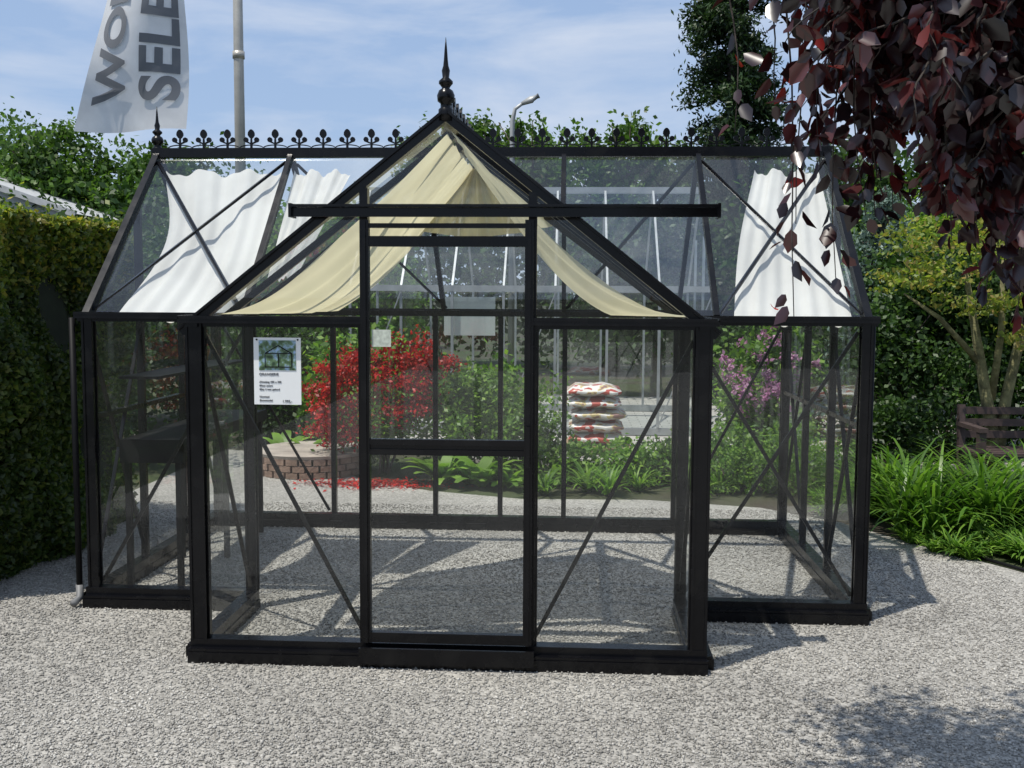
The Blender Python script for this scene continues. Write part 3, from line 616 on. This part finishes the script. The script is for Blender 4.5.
for row in range(5):
    cx=.25
    bm=bmesh.new(); bmesh.ops.create_cube(bm,size=1)
    bmesh.ops.subdivide_edges(bm,edges=bm.edges[:],cuts=5,use_grid_fill=True)
    ph=random.uniform(0,6); ox=random.uniform(-.03,.03)
    for v_ in bm.verts:
        x,y,z=v_.co*2; tz=(1-abs(x)**5)*(1-abs(y)**5)*.85+.15
        v_.co=Vector((cx+ox+x*.28,10.93+y*.3,.205+row*.122+z*.066*tz+.008*math.sin(x*7+ph)+.006*math.sin(y*8+ph)))
    from_bm('bag',bm,bagm,be,True)

# ---------------------------------------------------------------- garden bench (right)
gb=empty('garden_bench',(3.9,8.8,0)); bm=bmesh.new(); bx0,bx1,by=3.28,4.5,8.65
for x in(bx0+.05,bx1-.05):
    box(bm,x-.03,x+.03,by,by+.06,.0,.58); bar(bm,(x,by+.43,0),(x,by+.5,.76),.06,.05,(1,0,0)); box(bm,x-.035,x+.035,by-.02,by+.5,.58,.615); box(bm,x-.02,x+.02,by+.03,by+.46,.33,.38)
for i in range(5): box(bm,bx0,bx1,by+i*.09,by+.07+i*.09,.385+.001*i,.41+.001*i)
for z in(.48,.58,.68): box(bm,bx0+.02,bx1-.02,by+.45+(z-.48)*.15,by+.48+(z-.48)*.15,z,z+.06)
from_bm('bench_frame',bm,pmat('dark_wood',(.055,.036,.032),.6,noise=.3,nscale=20),gb)

bm=bmesh.new(); tube(bm,[(3.0,6.15,.02),(2.85,6.3,.02),(2.75,6.45,.02),(2.6,6.75,.02)],.012,8); from_bm('garden_hose',bm,pipeblack,None,True)

# ---------------------------------------------------------------- building left
gbd=empty('garden_centre_building',(-17,28,0)); bm=bmesh.new(); box(bm,-21,-12.9,26,40,0,3.4); from_bm('walls',bm,pmat('render_wall',(.5,.48,.44),.8,noise=.1),gbd)
bm=bmesh.new()
for f in([(-12.4,25.6,3.65),(-12.4,41,3.65),(-16.9,41,5.2),(-16.9,25.6,5.2)],[(-21.4,25.6,3.65),(-21.4,41,3.65),(-16.9,41,5.2),(-16.9,25.6,5.2)]): quad(bm,*f)
bm.faces.new([bm.verts.new(p) for p in((-12.4,25.7,3.6),(-16.9,25.7,5.15),(-21.4,25.7,3.6))])
bar(bm,(-12.3,25.58,3.62),(-16.9,25.58,5.2),.08,.16)
from_bm('roof',bm,pmat('grey_roof',(.45,.46,.47),.5,noise=.1),gbd)
bm=bmesh.new(); 
for i in range(3): box(bm,-20+i*2.4,-18.6+i*2.4,25.93,25.97,1,2.4)
from_bm('windows',bm,pmat('window_dark',(.05,.06,.07),.1),gbd)

# ---------------------------------------------------------------- flagpole + banner
fp=empty('flagpole',(-4.77,15,0)); bm=bmesh.new()
tube(bm,[(-4.77,15,0),(-4.77,15,5.05),(-4.77,15,9)],[.085,.07,.055],14); lathe(bm,(-4.77,15,5.0),[(.085,0),(.085,.1)],14); lathe(bm,(-4.77,15,9),[(.06,0),(.09,.05),(.05,.13)],12)
tube(bm,[(-4.77,15,7.55),(-6.75,14.9,7.55)],.02,8)
from_bm('pole',bm,pmat('pole_paint',(.42,.40,.36),.4,.3,noise=.1),fp,True)
def flagpt(u,v):
    z=3.95+v*3.6+.06*u*(1-v)
    xl=-7.06+.42*min(v/.53,1)+.10*max(0,v-.53); xr=-5.52-.06*v
    if v>.53: xr=-5.55+.35*(v-.53)
    x=xl+(xr-xl)*u
    y=14.95+.16*math.sin(u*6+v*4)*(1-.5*v)+.08*math.sin(u*3-v*7)-.25*(1-v)*(1-u)
    return Vector((x,y,z))
bm=bmesh.new(); V=[[bm.verts.new(flagpt(i/30,j/40)) for j in range(41)] for i in range(31)]
for i in range(30):
    for j in range(40): bm.faces.new((V[i][j],V[i+1][j],V[i+1][j+1],V[i][j+1]))
from_bm('banner',bm,clothmat('banner_cloth',(.86,.87,.89),(.85,.86,.88),.45),fp,True)
gt=pmat('banner_print',(.14,.15,.17),.7)
for s,u0,v0,size in(("WON",.40,.11,.66),("SELECT",.92,.11,.74)):
    me=text(s,1.0,'t',0,.03)
    bmt=bmesh.new(); bmt.from_mesh(me); bmesh.ops.triangulate(bmt,faces=bmt.faces[:])
    bmesh.ops.subdivide_edges(bmt,edges=bmt.edges[:],cuts=2,use_grid_fill=True)
    for v_ in bmt.verts:
        c=v_.co.copy(); u=u0-c.y*size*.66; vv=v0+c.x*size*.30
        v_.co=flagpt(u,min(vv,1))+Vector((0,-.03,0))
    bmesh.ops.delete(bmt,geom=[f for f in bmt.faces if f.calc_center_median().z>7.3],context='FACES')
    bmt.to_mesh(me); bmt.free(); link('banner_lettering',me,gt,fp)

# ---------------------------------------------------------------- street lamp
sp=empty('street_lamp',(-1.15,19.8,0)); bm=bmesh.new()
tube(bm,[(-1.15,19.8,0),(-1.15,19.8,4.9),(-1.10,19.8,5.12),(-.92,19.8,5.25)],[.07,.045,.035,.03],8)
tube(bm,[(-.98,19.8,5.21),(-.80,19.8,5.29),(-.66,19.8,5.36)],[.035,.07,.05],8)
from_bm('lamp_post',bm,pmat('lamp_grey',(.35,.36,.36),.5,.3),sp,True)

# ---------------------------------------------------------------- copper beech
be_leaf=leafmat('copper_beech_leaf',[(.008,.004,.006),(.014,.006,.008),(.022,.008,.010),(.035,.010,.012),(.12,.035,.035)],.3,rough=.3,tcol=(2.8,.7,.5),nscale=3,gloss=.06)
cb=empty('copper_beech_tree',(3.4,2.9,0)); bm=bmesh.new()
tube(bm,[(3.4,2.9,0),(3.35,2.9,1.5),(3.2,2.9,3.0),(3.1,2.8,5)],[.24,.19,.16,.09],12)
Cs=[];As=[]
def twig(p0,p1,n,sag=.0,ls=.065):
    p0=Vector(p0);p1=Vector(p1); pts=[]
    for i in range(7):
        t=i/6; p=p0.lerp(p1,t)+Vector((math.sin(t*7+p0.x*9)*.012,math.cos(t*6+p0.x*7)*.012,sag*math.sin(math.pi*t)))
        pts.append(p)
    tube(bm,pts,[.0035*(1-i/9) for i in range(7)],5)
    for i in range(n):
        t=(i+random.random())/n; k=min(5,int(t*6)); p=pts[k].lerp(pts[k+1],t*6-k); off=Vector((random.uniform(-1,1),random.uniform(-1,1),random.uniform(-1.1,.2))).normalized()
        Cs.append(p+off*ls*.6); As.append(off)
tube(bm,[(3.2,2.9,2.9),(2.2,2.8,3.2),(1.2,2.7,3.0),(.5,2.65,2.8)],[.10,.06,.035,.012],8)
tube(bm,[(3.2,2.9,2.6),(2.2,3.0,2.85),(1.4,3.0,2.75),(.9,2.9,2.6)],[.08,.05,.03,.01],8)
tube(bm,[(3.15,2.8,3.3),(1.8,2.4,3.6),(.4,2.5,3.5),(-.3,2.7,3.3)],[.08,.05,.03,.01],8)
for(x,y,zt_,zb,n_) in((.50,2.6,2.75,1.62,30),(.545,2.5,2.7,1.84,20),(.64,2.6,2.7,1.70,44),(.62,2.7,2.7,1.98,34),(.46,2.6,2.6,2.12,14),(.39,2.65,2.6,2.06,10),(.74,2.6,2.6,1.86,48),(.70,2.5,2.6,1.97,48),(.67,2.65,2.6,1.86,40),
    (.80,2.7,2.6,1.88,56),(.86,2.55,2.6,1.80,60),(.92,2.6,2.6,1.80,60),(.98,2.5,2.6,1.68,66),(1.04,2.6,2.6,1.72,66),(1.10,2.7,2.6,1.60,66),(1.14,2.5,2.6,1.80,60),(1.2,2.6,2.6,1.66,60),(1.3,2.7,2.6,1.66,60),(.80,2.45,2.6,2.05,50),(.9,2.8,2.7,1.90,60),(1.07,2.85,2.7,1.78,70),(1.0,2.9,2.7,1.86,70),(1.12,2.75,2.7,1.72,60)):
    twig((x-.03,y,zt_),(x+random.uniform(-.03,.03),y+random.uniform(-.1,.1),zb),n_)
for i in range(620):
    t=random.random(); y=random.uniform(2.3,3.3); x=(.58+t*.64)*y/2.6+.05; zlow=2.34-.40*min(1,t*1.4); z=random.uniform(zlow,2.85)
    a=random.uniform(0,6.283); l=random.uniform(.12,.28)
    twig((x,y,z),(x+math.cos(a)*l*.5-.03,y+math.sin(a)*l*.5,z-l*random.uniform(.1,.9)),11)
for i in range(260):
    x=random.uniform(.1,1.3); y=random.uniform(2.75,3.35); z=random.uniform(2.95,3.6); a=random.uniform(0,6.283); l=.3
    twig((x,y,z),(x+math.cos(a)*l,y+math.sin(a)*l,z-.08),11,ls=.075)
from_bm('trunk_and_twigs',bm,barkd,cb,True)
C=np.array([tuple(c) for c in Cs]); A=np.array([tuple(a) for a in As]); A[:,2]-=.5; A/=np.linalg.norm(A,axis=1)[:,None]
n=len(C); c_=rng.normal(size=(n,3)); c_[:,2]+=.6; c_-=A*(c_*A).sum(1)[:,None]; c_/=np.linalg.norm(c_,axis=1)[:,None]
R=np.stack([A,np.cross(c_,A),c_],1)
inst('leaves',C,R,rng.uniform(.034,.070,n),BL*np.array([1,1.15,1.2]),BLF3,be_leaf,cb)
redl=leafmat('young_red_leaf',[(.25,.02,.02),(.4,.03,.02),(.5,.08,.04)],.4,nscale=3,tcol=(1.2,.8,.8))
P=np.array([(.50,2.55,2.18),(1.095,2.5,1.625),(1.12,2.48,1.615),(.60,2.55,2.34),(.49,2.6,1.64),(.40,2.65,2.24),(.53,2.6,1.94),(.56,2.5,2.25)])
inst('young_leaves',P,randR(len(P)),rng.uniform(.04,.06,len(P)),BL,BLF3,redl,cb)
